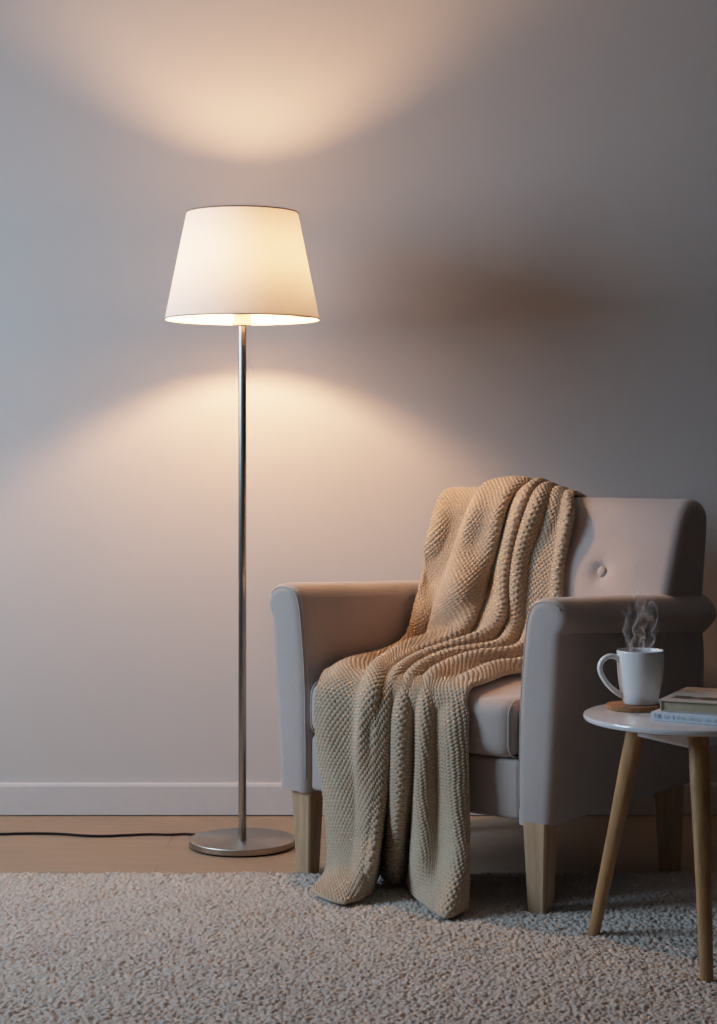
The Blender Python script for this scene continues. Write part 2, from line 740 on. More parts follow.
def make_back():
    poly0 = smooth_closed(back_profile(), 6)
    HW, R, SH = .361, .026, .025
    st = [(-HW + R * (1 - math.cos(PI / 2 * k / 6)), R * (1 - math.sin(PI / 2 * k / 6))) for k in range(7)]
    nn = 84
    st += [(-HW + R + (2 * HW - 2 * R) * k / nn, 0) for k in range(1, nn)]
    st += [(HW - R + R * math.sin(PI / 2 * k / 6), R * (1 - math.cos(PI / 2 * k / 6))) for k in range(7)]
    verts, faces = [], []
    n = len(poly0)
    for a, off in st:
        poly = inset(poly0, off) if off else poly0
        for d, z in poly:
            fr = BK_D + BK_S * (z - BK_Z)
            if abs(d - fr) < .02 and .45 < z < .86:
                # soft cushion bulge and tuft dimples
                bul = .014 * max(0, 1 - ((a) / HW) ** 4)
                d -= bul * math.sin(PI * min(1, max(0, (z - .42) / .46)))
                for b in BTN:
                    rr = (a + SH - b[0]) ** 2 + (z - b[2]) ** 2
                    d += .020 * math.exp(-rr / (.020 ** 2)) + .006 * math.exp(-rr / (.05 ** 2))
            verts.append((a + SH, d, z))
    for i in range(len(st) - 1):
        for k in range(n):
            k2 = (k + 1) % n
            faces.append((i * n + k, i * n + k2, (i + 1) * n + k2, (i + 1) * n + k))
    m = len(st)
    faces.append(tuple(range(n)))
    faces.append(tuple((m - 1) * n + k for k in range(n)))
    back = mesh_obj('backrest', verts, faces, MAT['chair'], chair)
    # piping on both ends of the back
    for s in (-1, 1):
        poly = inset(poly0, .0082)
        path = [Vector((SH + s * (HW - .0082), d, z)) for d, z in poly[18:70]]
        v, f = tube(path, .0012, 8)
        mesh_obj('piping', v, f, MAT['piping'], back)
    for b in BTN:
        prof = [(0, .0085), (.006, .0080), (.0105, .0060), (.0130, .0020), (.0125, -.002), (.008, -.006), (0, -.007)]
        v, f = lathe(prof, 24)
        o = mesh_obj('button', v, f, MAT['chair'], back)
        o.location = (b[0], b[1] + .006, b[2])
        o.rotation_euler = (PI / 2 - math.atan(BK_S) * .8, 0, 0)
    return back


make_back()

# --- seat cushion
SEAT_TOP = .470


def crown(p):
    q = p.copy()
    if p.z > 0:
        q.z += .012 * (1 - (p.x / .3) ** 2) * (1 - ((p.y) / .27) ** 2)
    if p.y < 0:
        q.y -= .010 * (1 - (p.x / .3) ** 4) * (1 - (p.z / .08) ** 2)
    return q


bm = rbox((.566, .50, .126), .034, (22, 18, 5), crown)
for v in bm.verts:
    v.co += Vector((0, -.042 + .25, .331 + .063))
cush = bm_obj('seat_cushion', bm, MAT['chair'], chair)
for s in (-1, 1):
    path = []
    hx, hz, r = .25 - .012, .063 - .003, .032
    for cx_, cz_, a0 in ((hx - r, hz - r, 0), (-(hx - r), hz - r, 90), (-(hx - r), -(hz - r), 180), (hx - r, -(hz - r), 270)):
        for k in range(7):
            a = math.radians(a0 + 15 * k)
            path.append(Vector((s * .276, .208 + cx_ + r * math.cos(a), .394 + cz_ + r * math.sin(a))))
    path = [Vector((s * .2715, .208 + (p.y - .208) * 1.035, .394 + (p.z - .394) * 1.03)) for p in path]
    v, f = tube_loop(path, .0022)
    mesh_obj('piping', v, f, MAT['piping'], cush)

# --- seat rail between the arms
bm = rbox((.576, .60, .130), .012, (10, 8, 3))
for v in bm.verts:
    v.co += Vector((0, -.022 + .30, .200 + .065))
bm_obj('seat_frame', bm, MAT['chair'], chair)


# --- legs
def make_leg(a, d, lean_a=0, lean_d=0):
    bm = bmesh.new()
    rings = []
    for z, h in ((.0, .0195), (.003, .0205), (.10, .0245), (.204, .0285)):
        t = 1 - z / .204
        ca, cd = a + lean_a * t, d + lean_d * t
        c = .0035
        pts = []
        for sx, sy in ((-1, -1), (1, -1), (1, 1), (-1, 1)):
            e = [(sx * h, sy * (h - c)), (sx * (h - c), sy * h)]
            if sx * sy > 0:
                e = e
            else:
                e = e[::-1]
            pts += e
        rings.append([bm.verts.new((ca + x, cd + y, z)) for x, y in pts])
    n = 8
    for i in range(len(rings) - 1):
        for k in range(n):
            k2 = (k + 1) % n
            bm.faces.new((rings[i][k], rings[i][k2], rings[i + 1][k2], rings[i + 1][k]))
    bm.faces.new(rings[0])
    bm.faces.new(rings[-1])
    bm_obj('leg', bm, MAT['leg'], chair, smooth=False)


make_leg(.336, -.012)
make_leg(-.316, .004)
make_leg(.342, .560, .010, -.014)
make_leg(-.318, .555, -.018, -.012)


# ------------------------------------------------------------------ knitted throw
def spl(t, tf):
    """natural cubic spline operator (len(tf) x len(t))"""
    n = len(t)
    h = np.diff(t)
    A = np.zeros((n, n))
    R = np.zeros((n, n))
    A[0, 0] = A[-1, -1] = 1
    for i in range(1, n - 1):
        A[i, i - 1], A[i, i], A[i, i + 1] = h[i - 1], 2 * (h[i - 1] + h[i]), h[i]
        R[i, i - 1] += 6 / h[i - 1]
        R[i, i] -= 6 / h[i - 1] + 6 / h[i]
        R[i, i + 1] += 6 / h[i]
    M = np.linalg.solve(A, R)
    I = np.eye(n)
    out = np.zeros((len(tf), n))
    for k, x in enumerate(tf):
        i = int(np.clip(np.searchsorted(t, x) - 1, 0, n - 2))
        a, b = (t[i + 1] - x), (x - t[i])
        out[k] = (M[i] * a ** 3 + M[i + 1] * b ** 3) / (6 * h[i]) + (I[i] / h[i] - M[i] * h[i] / 6) * a + (I[i + 1] / h[i] - M[i + 1] * h[i] / 6) * b
    return out


# every fold line of the throw, top of the back -> down the back -> over the seat -> down the front to the rug.
# each entry is a sight line (x, y) with the surface it lies on: D depth from chair front, B height off the back, A across, Z height
FOLDS = [
    # left edge
    [(446, 493, 'D', .60), (436, 508, 'B', .022), (427, 543, 'B', .034), (421.5, 573, 'A', -.305), (415, 608, 'A', -.275), (404, 641, 'A', -.27), (381, 654, 'A', -.27), (352, 660, 'A', -.268), (331, 670.5, 'A', -.266),
     (318, 687, 'D', -.066), (315.5, 715, 'D', -.076), (318, 745, 'D', -.072), (323, 785, 'D', -.072), (328, 835, 'D', -.09), (326.5, 870, 'D', -.135), (309.5, 890.5, 'Z', .028)],
    # flat of the left panel
    [(456, 491, 'D', .60), (446, 509, 'B', .026), (436, 546, 'B', .034), (429, 582, 'A', -.285), (422, 614, 'D', .36), (412, 639, 'D', .335), (389, 652, 'D', .24), (362, 660, 'D', .10), (340, 671, 'D', -.02),
     (333, 691, 'D', -.072), (331, 717, 'D', -.084), (333, 747, 'D', -.080), (337, 785, 'D', -.084), (340, 835, 'D', -.104), (339, 868, 'D', -.145), (324, 899, 'Z', .022)],
    # hollow left of the second fold
    [(481, 491, 'D', .60), (468, 510, 'B', .006), (454.5, 548, 'B', .008), (442, 588, 'D', .425), (433, 617, 'D', .375), (422, 636, 'D', .33), (400, 650, 'D', .235), (377, 660, 'D', .10), (361, 674, 'D', -.02),
     (356, 696, 'D', -.064), (354.5, 720, 'D', -.072), (353.5, 749, 'D', -.072), (355, 787, 'D', -.078), (354, 835, 'D', -.108), (351, 868, 'D', -.152), (341, 904, 'Z', .02)],
    # second fold ridge
    [(489, 484, 'D', .60), (474, 507, 'B', .058), (460, 548, 'B', .064), (448, 588, 'D', .355), (437, 619, 'D', .33), (428, 636, 'D', .29), (408, 643, 'D', .22), (386, 656, 'D', .095), (371, 672, 'D', -.035),
     (364.5, 696, 'D', -.094), (362, 722, 'D', -.108), (360.5, 750, 'D', -.106), (361, 788, 'D', -.094), (360, 835, 'D', -.12), (357, 868, 'D', -.165), (349, 903, 'Z', .02)],
    # broad panel
    [(509, 480.5, 'D', .60), (492, 505, 'B', .052), (479, 548, 'B', .052), (468, 588, 'D', .37), (458, 618, 'D', .33), (444, 636, 'D', .285), (420, 646, 'D', .22), (395, 659, 'D', .09), (380, 677, 'D', -.04),
     (374, 699, 'D', -.096), (371, 725, 'D', -.098), (370, 752, 'D', -.098), (369, 790, 'D', -.10), (366, 835, 'D', -.13), (362, 868, 'D', -.175), (357, 901, 'Z', .02)],
    # right shoulder of the broad panel
    [(525, 481, 'D', .60), (505, 501, 'B', .046), (493, 544, 'B', .048), (482.5, 585, 'B', .05), (471, 617, 'D', .34), (452, 637, 'D', .285), (426, 647.5, 'D', .22), (399, 660.5, 'D', .09), (384, 679.5, 'D', -.03),
     (378, 702, 'D', -.082), (375.5, 726, 'D', -.097), (374.5, 753, 'D', -.097), (373, 790, 'D', -.099), (369, 835, 'D', -.128), (365, 868, 'D', -.173), (360, 899, 'Z', .02)],
    # valley right of it, closing on the seat
    [(533, 488, 'D', .60), (511, 500, 'B', .008), (499, 543, 'B', .008), (489, 584, 'B', .012), (476, 619, 'D', .37), (456, 639, 'D', .30), (430, 649, 'D', .225), (402, 662, 'D', .09), (387, 681, 'D', -.03),
     (381, 703, 'D', -.08), (379, 727, 'D', -.094), (378, 754, 'D', -.094), (376, 790, 'D', -.096), (371.5, 835, 'D', -.125), (367, 868, 'D', -.17), (363, 897, 'Z', .02)],
    # rope that sweeps forward over the seat
    [(541, 481.5, 'D', .60), (522, 500, 'B', .05), (508, 545, 'B', .05), (501, 588, 'B', .055), (498, 617, 'D', .365), (477, 638, 'D', .305), (444, 650, 'D', .22), (411, 664, 'D', .09), (394, 683, 'D', -.03),
     (388.5, 705, 'D', -.072), (387, 730, 'D', -.08), (386.5, 756, 'D', -.078), (384, 790, 'D', -.078), (378, 835, 'D', -.10), (373, 866, 'D', -.14), (370, 889, 'Z', .02)],
    # valley
    [(547, 490, 'D', .60), (528, 500, 'B', .008), (517, 543, 'B', .008), (510, 585, 'B', .01), (507, 618, 'B', .02), (489, 644, 'D', .33), (455, 656, 'D', .235), (419, 668, 'D', .10), (400, 687, 'D', -.018),
     (393.5, 708, 'D', -.050), (391.5, 730, 'D', -.052), (391, 757, 'D', -.048), (389, 790, 'D', -.035), (383, 835, 'D', .045), (380, 862, 'D', .06), (379, 874, 'Z', .02)],
    # rope
    [(554, 485.5, 'D', .60), (536, 503, 'B', .052), (521, 546, 'B', .052), (516, 584, 'B', .05), (513, 617, 'B', .05), (502, 648, 'D', .32), (468, 657, 'D', .225), (429, 669, 'D', .09), (408, 690, 'D', -.035),
     (403, 712, 'D', -.082), (402, 735, 'D', -.092), (402, 758, 'D', -.092), (401.5, 790, 'D', -.09), (398, 835, 'D', -.08), (396, 862, 'D', -.075), (396, 884, 'Z', .02)],
    # valley
    [(561, 492, 'D', .60), (546, 505, 'B', .030), (532, 548, 'B', .024), (526, 587, 'B', .022), (523, 620, 'B', .025), (510, 652, 'D', .335), (477, 661, 'D', .235), (438, 673, 'D', .10), (417, 692, 'D', -.018),
     (414.5, 713, 'D', -.052), (414, 736, 'D', -.054), (414, 760, 'D', -.05), (413.5, 790, 'D', -.035), (411, 835, 'D', .03), (410, 862, 'D', .03), (408, 879, 'Z', .02)],
    # rope
    [(568, 490, 'D', .60), (555, 507, 'B', .026), (544, 549, 'B', .018), (539, 590, 'B', .018), (536, 622, 'B', .025), (520, 655, 'D', .32), (486, 663, 'D', .22), (449, 675, 'D', .09), (430, 693, 'D', -.035),
     (427, 714, 'D', -.082), (426, 737, 'D', -.092), (425.5, 760, 'D', -.092), (424, 790, 'D', -.092), (422, 835, 'D', -.10), (420, 865, 'D', -.125), (417, 898, 'Z', .02)],
    # shallow dip
    [(574, 494, 'D', .60), (562, 507, 'B', .018), (554, 549, 'B', .016), (549, 592, 'B', .016), (547, 624, 'B', .02), (526, 659, 'D', .325), (493, 668, 'D', .22), (460, 678, 'D', .08), (441, 695, 'D', -.025),
     (437, 716, 'D', -.062), (436, 738, 'D', -.068), (436, 760, 'D', -.066), (437, 790, 'D', -.064), (438, 835, 'D', -.075), (437, 868, 'D', -.115), (432, 911, 'Z', .02)],
    # right hand panel
    [(579, 493, 'D', .60), (569, 509, 'B', .038), (562, 549, 'B', .034), (557, 593, 'B', .034), (555, 626, 'B', .04), (533, 662, 'D', .315), (503, 670, 'D', .21), (474, 681, 'D', .07), (457, 696, 'D', -.035),
     (453.5, 718, 'D', -.078), (453, 740, 'D', -.086), (453.5, 762, 'D', -.086), (455, 790, 'D', -.09), (457, 835, 'D', -.105), (457, 870, 'D', -.145), (452, 917, 'Z', .02)],
    # right edge
    [(586, 495, 'D', .60), (573.5, 510, 'B', .010), (567, 549, 'B', .008), (563, 595, 'B', .008), (561, 628, 'B', .012), (539, 666, 'D', .315), (513, 674, 'D', .21), (487, 684, 'D', .06), (471.5, 699, 'D', -.030),
     (469, 719, 'D', -.060), (468.5, 740, 'D', -.066), (468.5, 762, 'D', -.066), (469, 790, 'D', -.068), (469, 835, 'D', -.08), (468.5, 870, 'D', -.12), (466, 909, 'Z', .02)],
]
HIT = {'D': hit_D, 'B': hit_B, 'A': hit_A, 'Z': hit_Z}


CUSH_C, CUSH_H, CUSH_R = np.array([0, .208, .399]), np.array([.284, .256, .0725]), .036


def settle(S):
    """lift the cloth clear of the cushion, the rail, the backrest and the arms"""
    S0 = S
    S = S.copy()
    gap = .009
    for _ in range(2):
        # arms
        lim = -.276 - .055 * np.clip((S[..., 2] - .58) / .10, 0, 1) ** 2
        low = S[..., 2] < .685
        S[..., 0] = np.where(low & (S[..., 1] > -.05) & (S[..., 0] < lim), lim, S[..., 0])
        # backrest plane
        pl = S[..., 1] - BK_S * S[..., 2] - (BK_D - BK_S * BK_Z) + .014 + gap
        push = np.where((pl > 0) & (S[..., 2] < .85) & (S[..., 1] < .585), pl, 0)
        S[..., 1] -= push * .9
        S[..., 2] += push * .3
        # cushion as a rounded box
        q = np.abs(S - CUSH_C) - (CUSH_H - CUSH_R)
        qm = np.maximum(q, 0)
        ln = np.linalg.norm(qm, axis=2)
        sd = ln + np.minimum(q.max(2), 0) - CUSH_R
        sgn = np.sign(S - CUSH_C)
        nrm = np.where(ln[..., None] > 1e-6, qm / np.maximum(ln, 1e-6)[..., None], np.array([0, 0, 1.0])) * sgn
        nrm[..., 0] = 0
        nrm /= np.linalg.norm(nrm, axis=2, keepdims=True) + 1e-9
        amt = np.where((sd < gap) & (S[..., 1] < .44), gap - sd, 0)
        S += nrm * amt[..., None]
        # rail
        rail = (S[..., 2] > .195) & (S[..., 2] < .345) & (S[..., 1] > -.022 - gap) & (S[..., 1] < .3)
        S[..., 1] = np.where(rail, -.022 - gap, S[..., 1])
    D = S - S0
    k = np.exp(-np.linspace(-2, 2, 25) ** 2)
    k /= k.sum()
    for ax in (0, 1):
        pad = [(0, 0)] * 3
        pad[ax] = (12, 12)
        Q = np.pad(D, pad, mode='edge')
        D = np.apply_along_axis(lambda r: np.convolve(r, k, 'valid'), ax, Q)
    return S0 + D


def make_throw():
    for ci, colm in enumerate(FOLDS):
        px, py, k, val = colm[0]
        colm[0] = (px - 11 * max(0, ci - 3) / (len(FOLDS) - 4), py, k, val)
    P = np.array([[HIT[k](px, py, val) for px, py, k, val in colm] for colm in FOLDS])      # col,row,3
    # on the seat the ropes stand up and the cloth between them sinks to the cushion
    for c in (2, 6, 8, 10, 12):
        for i, zz in ((5, .497), (6, .486), (7, .484), (8, .474)):
            P[c, i, 2] = min(P[c, i, 2], zz if c != 6 else zz + .012)
    for c, up_ in ((7, .010), (9, .018), (11, .020), (13, .016)):
        for i, k in ((5, .8), (6, 1), (7, 1), (8, .7)):
            P[c, i, 2] += up_ * k
    if DEBUG:
        for c in range(P.shape[0]):
            print('FOLD', c, ' '.join('(%.2f %.2f %.3f)' % tuple(q) for q in P[c]))
    top = P[:, 0].copy()
    h1 = top.copy(); h1[:, 1] = .705; h1[:, 2] = top[:, 2] - .045
    h0 = top.copy(); h0[:, 1] = .735; h0[:, 2] = top[:, 2] - .14
    hm = top.copy(); hm[:, 1] = .655; hm[:, 2] = top[:, 2] - .010
    P = np.concatenate([h0[:, None], h1[:, None], P], 1)
    P = P.transpose(1, 0, 2)                 # row, col, 3
    tv = np.concatenate([[0], np.cumsum(np.linalg.norm(np.diff(P, axis=0), axis=2).mean(1))])
    tu = np.concatenate([[0], np.cumsum(np.percentile(np.linalg.norm(np.diff(P, axis=1), axis=2)[3:], 80, axis=0))])
    STEP = .0017
    nv, nu = int(tv[-1] / STEP), int(tu[-1] / STEP)
    fv, fu = np.linspace(0, tv[-1], nv), np.linspace(0, tu[-1], nu)
    WV, WU = spl(tv, fv), spl(tu, fu)
    S = np.einsum('ir,rck,jc->ijk', WV, P, WU)
    S = settle(S)
    # cloth coordinates: arc lengths measured along the cloth itself
    lu = np.linalg.norm(np.diff(S, axis=1), axis=2)
    lv = np.linalg.norm(np.diff(S, axis=0), axis=2)

    def blur(A, axis, w):
        k = np.exp(-np.linspace(-2, 2, 2 * w + 1) ** 2)
        k /= k.sum()
        pad = [(0, 0), (0, 0)]
        pad[axis] = (w, w)
        Q = np.pad(A, pad, mode='edge')
        return np.apply_along_axis(lambda r: np.convolve(r, k, 'valid'), axis, Q)

    lu = blur(lu, 0, min(420, nv // 2 - 1))
    lv = blur(lv, 1, 200)
    U = np.concatenate([np.zeros((nv, 1)), np.cumsum(lu, 1)], 1)
    V = np.concatenate([np.zeros((1, nu)), np.cumsum(lv, 0)], 0)
    EU = np.minimum(U, U[:, -1:] - U)
    EV = np.minimum(V, V[-1:, :] - V)
    jc, ic = nu // 2, int(nv * .5)
    U = U - U[:, jc:jc + 1]
    V = V - V[ic:ic + 1, :]
    dU = np.gradient(S, axis=1)
    dV = np.gradient(S, axis=0)
    nr = np.cross(dU, dV)
    nr /= np.linalg.norm(nr, axis=2, keepdims=True) + 1e-12
    # outward = up on the seat
    k = nv // 2
    if nr[k, nu // 2, 2] < 0:
        nr = -nr
    if DEBUG:
        print('THROW', nu, nv, U.min(), U.max(), V.min(), V.max())
    # keep off the rug
    U = U + .0010 * np.sin(V * 37) + .0008 * np.sin(V * 91 + U * 30)
    cw, ch = .0113, .0079
    H = np.zeros_like(U)
    r0 = np.floor(V / ch)
    for dr in (-1, 0, 1, 2):
        row = r0 + dr - 0
        yc = (row + .5) * ch
        sh = np.where(np.mod(row, 2) == 0, 0, .5) * cw
        xc = np.round((U - sh) / cw) * cw + sh
        ex = (U - xc) / (.47 * cw)
        ey = (V - yc) / (.62 * ch)
        q = 1 - (ex ** 2 + ey ** 2) ** 1.35
        H = np.maximum(H, np.sqrt(np.clip(q, 0, 1)))
    amp = .0052
    T = .0045
    edge = np.minimum(EU, EV)
    thick = T * np.clip(edge / .006, .15, 1) ** .5
    F = S + nr * (thick + amp * H * np.clip(edge / .004, .2, 1))[..., None]
    Bk = S - nr * (thick * .5)[..., None]
    F[..., 2] = np.maximum(F[..., 2], .012 + .004 * H)
    Bk[..., 2] = np.maximum(Bk[..., 2], .010)
    # coarser back
    bi = np.unique(np.concatenate([np.arange(0, nv, 1)]))
    vf = F.reshape(-1, 3)
    vb = Bk.reshape(-1, 3)
    verts = np.concatenate([vf, vb])
    idx = np.arange(nu * nv).reshape(nv, nu)
    q = np.stack([idx[:-1, :-1], idx[:-1, 1:], idx[1:, 1:], idx[1:, :-1]], -1).reshape(-1, 4)
    off = nu * nv
    qb = q[:, ::-1] + off
    def strip(a):
        return np.stack([a[:-1], a[1:], a[1:] + off, a[:-1] + off], -1)
    st = np.concatenate([strip(idx[0, ::-1]), strip(idx[-1]), strip(idx[:, 0]), strip(idx[::-1, -1])])
    faces = np.concatenate([q, qb, st])
    # orient so that the front faces outward
    a, b, c = verts[q[len(q) // 2][0]], verts[q[len(q) // 2][1]], verts[q[len(q) // 2][2]]
    if np.dot(np.cross(b - a, c - b), nr.reshape(-1, 3)[q[len(q) // 2][0]]) < 0:
        faces = faces[:, ::-1]
    o = fast_mesh('knitted_throw', verts, faces, MAT['knit'])
    o.location = (O2[0], O2[1], 0)
    o.rotation_euler = (0, 0, CH_RZ)
    return o


def fast_mesh(name, verts, faces, mat):
    me = bpy.data.meshes.new(name)
    nvv, nf = len(verts), len(faces)
    me.vertices.add(nvv)
    me.vertices.foreach_set('co', np.ascontiguousarray(verts, dtype=np.float32).ravel())
    me.loops.add(nf * 4)
    me.loops.foreach_set('vertex_index', np.ascontiguousarray(faces, dtype=np.int32).ravel())
    me.polygons.add(nf)
    me.polygons.foreach_set('loop_start', np.arange(0, nf * 4, 4, dtype=np.int32))
    me.polygons.foreach_set('use_smooth', np.ones(nf, dtype=bool))
    me.update(calc_edges=True)
    me.validate()
    me.materials.append(mat)
    o = bpy.data.objects.new(name, me)
    COL.objects.link(o)
    return o


DEBUG = False
throw = make_throw()
tag(throw, 'chunky tan knitted throw blanket draped over the armchair back, seat and front', 'blanket')


# ------------------------------------------------------------------ rug
def make_rug():
    x0, x1, y0, y1 = -1.45, 1.6, 2.45, 4.238
    st = .0027
    nx, ny = int((x1 - x0) / st), int((y1 - y0) / st)
    X, Y = np.meshgrid(np.linspace(x0, x1, nx), np.linspace(y0, y1, ny))
    s = .0078
    gx, gy = int((x1 - x0) / s) + 4, int((y1 - y0) / s) + 4
    jx = RNG.uniform(-.42, .42, (gy, gx)) * s
    jy = RNG.uniform(-.42, .42, (gy, gx)) * s
    hh = RNG.uniform(.45, 1.0, (gy, gx))
    ang = RNG.uniform(0, PI, (gy, gx))
    el = RNG.uniform(.52, .72, (gy, gx))
    ci = np.floor((X - x0) / s).astype(int) + 1
    ri = np.floor((Y - y0) / s).astype(int) + 1
    H = np.zeros_like(X)
    for dy in (-1, 0, 1):
        for dx in (-1, 0, 1):
            c, r = np.clip(ci + dx, 0, gx - 1), np.clip(ri + dy, 0, gy - 1)
            px = x0 + (c - 1 + .5) * s + jx[r, c]
            py = y0 + (r - 1 + .5) * s + jy[r, c]
            ex, ey = X - px, Y - py
            ca, sa = np.cos(ang[r, c]), np.sin(ang[r, c])
            a = (ex * ca + ey * sa) / (s * .80)
            b = (-ex * sa + ey * ca) / (s * el[r, c])
            q = np.clip(1 - a * a - b * b, 0, 1)
            H = np.maximum(H, hh[r, c] * np.sqrt(q))
    Z = .0070 + .0100 * H
    big = .0012 * np.sin(X * 23 + 2 * np.sin(Y * 17)) + .0012 * np.sin(Y * 31 + 1.5 * np.sin(X * 19))
    Z += big
    # pile pressed down under the feet of the furniture and the throw
    for (fx, fy, rr) in PRESS:
        dd = np.hypot(X - fx, Y - fy)
        k = np.clip((rr - dd) / .006, 0, 1)
        Z = Z * (1 - k) + .0015 * k
    e = np.minimum(np.minimum(X - x0, x1 - X), np.minimum(Y - y0, y1 - Y))
    Z *= np.clip(.55 + e / .012, 0, 1)
    Yw = Y + np.where(Y > y1 - .02, .003 * np.sin(X * 160) + .002 * np.sin(X * 371), 0)
    V = np.stack([X, Yw, Z], -1).reshape(-1, 3)
    idx = np.arange(nx * ny).reshape(ny, nx)
    q = np.stack([idx[:-1, :-1], idx[:-1, 1:], idx[1:, 1:], idx[1:, :-1]], -1).reshape(-1, 4)
    # skirt down to the floor plus underside
    ring = np.concatenate([idx[0, :-1], idx[:-1, -1], idx[-1, :0:-1], idx[:0:-1, 0]])
    base = V[ring].copy()
    base[:, 2] = .0003
    n0 = len(V)
    V = np.concatenate([V, base])
    m = len(ring)
    k = np.arange(m)
    sk = np.stack([ring, n0 + k, n0 + (k + 1) % m, ring[(k + 1) % m]], -1)
    o = fast_mesh('rug', V, np.concatenate([q, sk]), MAT['rug'])
    tag(o, 'pale greige looped pile rug covering the floor in front of the lamp and armchair', 'rug')
    return o


TC = Vector((.652, 3.583, 0))
FEET = [on_z(592.5, 934, .012), on_z(707, 980, .012)]
FEET = [Vector((f.x, f.y, 0)) for f in FEET]
mid = (FEET[0] + FEET[1]) / 2
e = FEET[1] - FEET[0]
prp = Vector((-e.y, e.x, 0)).normalized()
Rf = e.length / math.sqrt(3)
TC = mid + prp * (Rf / 2)
FEET.append(TC + prp * Rf)
PRESS = [(f.x, f.y, .016) for f in FEET]
for a, d in ((.333, -.020), (.333, -.006), (-.316, .004), (.352, .546)):
    w = loc2w(a, d, 0)
    PRESS.append((w[0], w[1], .029))
make_rug()

# ------------------------------------------------------------------ floor lamp
LX, LY = -.2925, 4.578
lamp = thing('floor_lamp', 'brushed steel floor lamp with lit white tapered fabric shade left of the armchair', 'lamp', (LX, LY, 0))
lamp_base = lathe_obj('base', [(0, .0042), (.1320, .0042), (.1332, .0050), (.1335, .0062), (.1335, .0178), (.1328, .0190), (.1316, .0194), (0, .0194)], MAT['steel'], lamp, 128, smooth_deg=30)
lathe_obj('foot_pad', [(0, .0005), (.1285, .0005), (.1290, .0041), (0, .0041)], MAT['cord'], lamp_base, 64)
lathe_obj('pole', [(0, .0192), (.0106, .0192), (.0106, .0212), (.0100, .0216), (.0100, 1.312), (0, 1.312)], MAT['steel'], lamp, 32)
lathe_obj('socket', [(0, 1.311), (.0235, 1.311), (.0235, 1.318), (.021, 1.325), (.021, 1.335), (.019, 1.400), (.016, 1.415), (0, 1.415)], MAT['socket'], lamp, 32)
bz = 1.463
bprof = [(0, 1.412), (.013, 1.412), (.0135, 1.425)] + [(.030 * math.cos(a), bz + .030 * math.sin(a)) for a in [math.radians(x) for x in range(-55, 90, 12)]] + [(0, bz + .030)]
lathe_obj('bulb', bprof, MAT['bulb'], lamp, 16)
ZB, ZT, RB, RT = 1.326, 1.594, .1945, .1400
th = .0015
prof = []
for k in range(13):
    t = k / 12
    prof.append((RB + (RT - RB) * t, ZB + (ZT - ZB) * t))
shade = lathe_obj('shade', prof, MAT['shade'], lamp, 96)
lathe_obj('top_trim', [(RT + .0014, ZT - .0020), (RT + .0016, ZT + .0012), (RT - .0018, ZT + .0012), (RT - .0016, ZT - .0020)], MAT['shade_trim'], shade, 96, closed=True)
lathe_obj('bottom_trim', [(RB + .0016, ZB - .0014), (RB + .0012, ZB + .0022), (RB - .0016, ZB + .0022), (RB - .0014, ZB - .0014)], MAT['shade_hem'], shade, 96, closed=True)
# spider ring that carries the shade
v, f = [], []
for k in range(3):
    a = 2 * PI * k / 3 + .5
    zz = 1.338
    rr = RB + (RT - RB) * (zz - ZB) / (ZT - ZB)
    tv_, tf_ = tube([Vector((.018 * math.cos(a), .018 * math.sin(a), zz)), Vector(((rr - .001) * math.cos(a), (rr - .001) * math.sin(a), zz))], .0016, 6)
    o0 = len(v)
    v += tv_
    f += [tuple(i + o0 for i in q) for q in tf_]
mesh_obj('shade_holder', v, f, MAT['socket'], shade)
# cord along the floor to the left
pts = []
for px, py in ((195, 834.6), (184, 834.0), (170, 834.6), (150, 834.2), (128, 835.0), (105, 836.0), (85, 835.6), (62, 834.0), (40, 833.4), (18, 833.6), (0, 834.0), (-30, 833.2), (-70, 832), (-130, 833)):
    p = on_z(px, py, .0042)
    pts.append((p.x - LX, p.y - LY, .0042))
v, f = tube(catmull(pts, 6), .0034, 8)
mesh_obj('power_cord', v, f, MAT['cord'], lamp)

# ------------------------------------------------------------------ side table
T_TOP = .4757
table = thing('side_table', 'small round white side table with three splayed oak legs', 'table', (TC.x, TC.y, 0))
RTB = .2095
lathe_obj('tabletop', [(0, T_TOP - .0125), (RTB - .006, T_TOP - .0125), (RTB - .002, T_TOP - .0105), (RTB, T_TOP - .0065), (RTB, T_TOP - .004), (RTB - .0012, T_TOP - .001), (RTB - .0035, T_TOP), (0, T_TOP)], MAT['white_lacquer'], table, 128, smooth_deg=35)
tops = []
for i, ft in enumerate(FEET):
    d = (ft - TC)
    dn = d.normalized()
    top = dn * .108 + Vector((0, 0, T_TOP - .0128))
    bot = d + Vector((0, 0, .001))
    ax = (bot - top)
    # the leg axis: rounded square section, thickest under the top
    path = [top + ax * t for t in (0, .06, .2, .5, .8, .985, 1)]
    rad = [.0192, .0196, .0190, .0155, .0135, .0122, .0112]
    n = 16
    verts, faces = [], []
    side = Vector((-dn.y, dn.x, 0))
    for p, r in zip(path, rad):
        for k in range(n):
            a = 2 * PI * k / n
            c, s = math.cos(a), math.sin(a)
            q = (abs(c) ** 3.0 + abs(s) ** 3.0) ** (-1 / 3.0)
            verts.append(p + (dn * c * .95 + side * s) * q * r)
    for a in range(len(path) - 1):
        for k in range(n):
            k2 = (k + 1) % n
            faces.append((a * n + k, a * n + k2, (a + 1) * n + k2, (a + 1) * n + k))
    faces.append(tuple(range(n)))
    faces.append(tuple((len(path) - 1) * n + k for k in range(n)))
    o = mesh_obj('leg', verts, faces, MAT['table_leg'], table)
    auto_smooth(o, 50)
    tops.append(dn * .118)
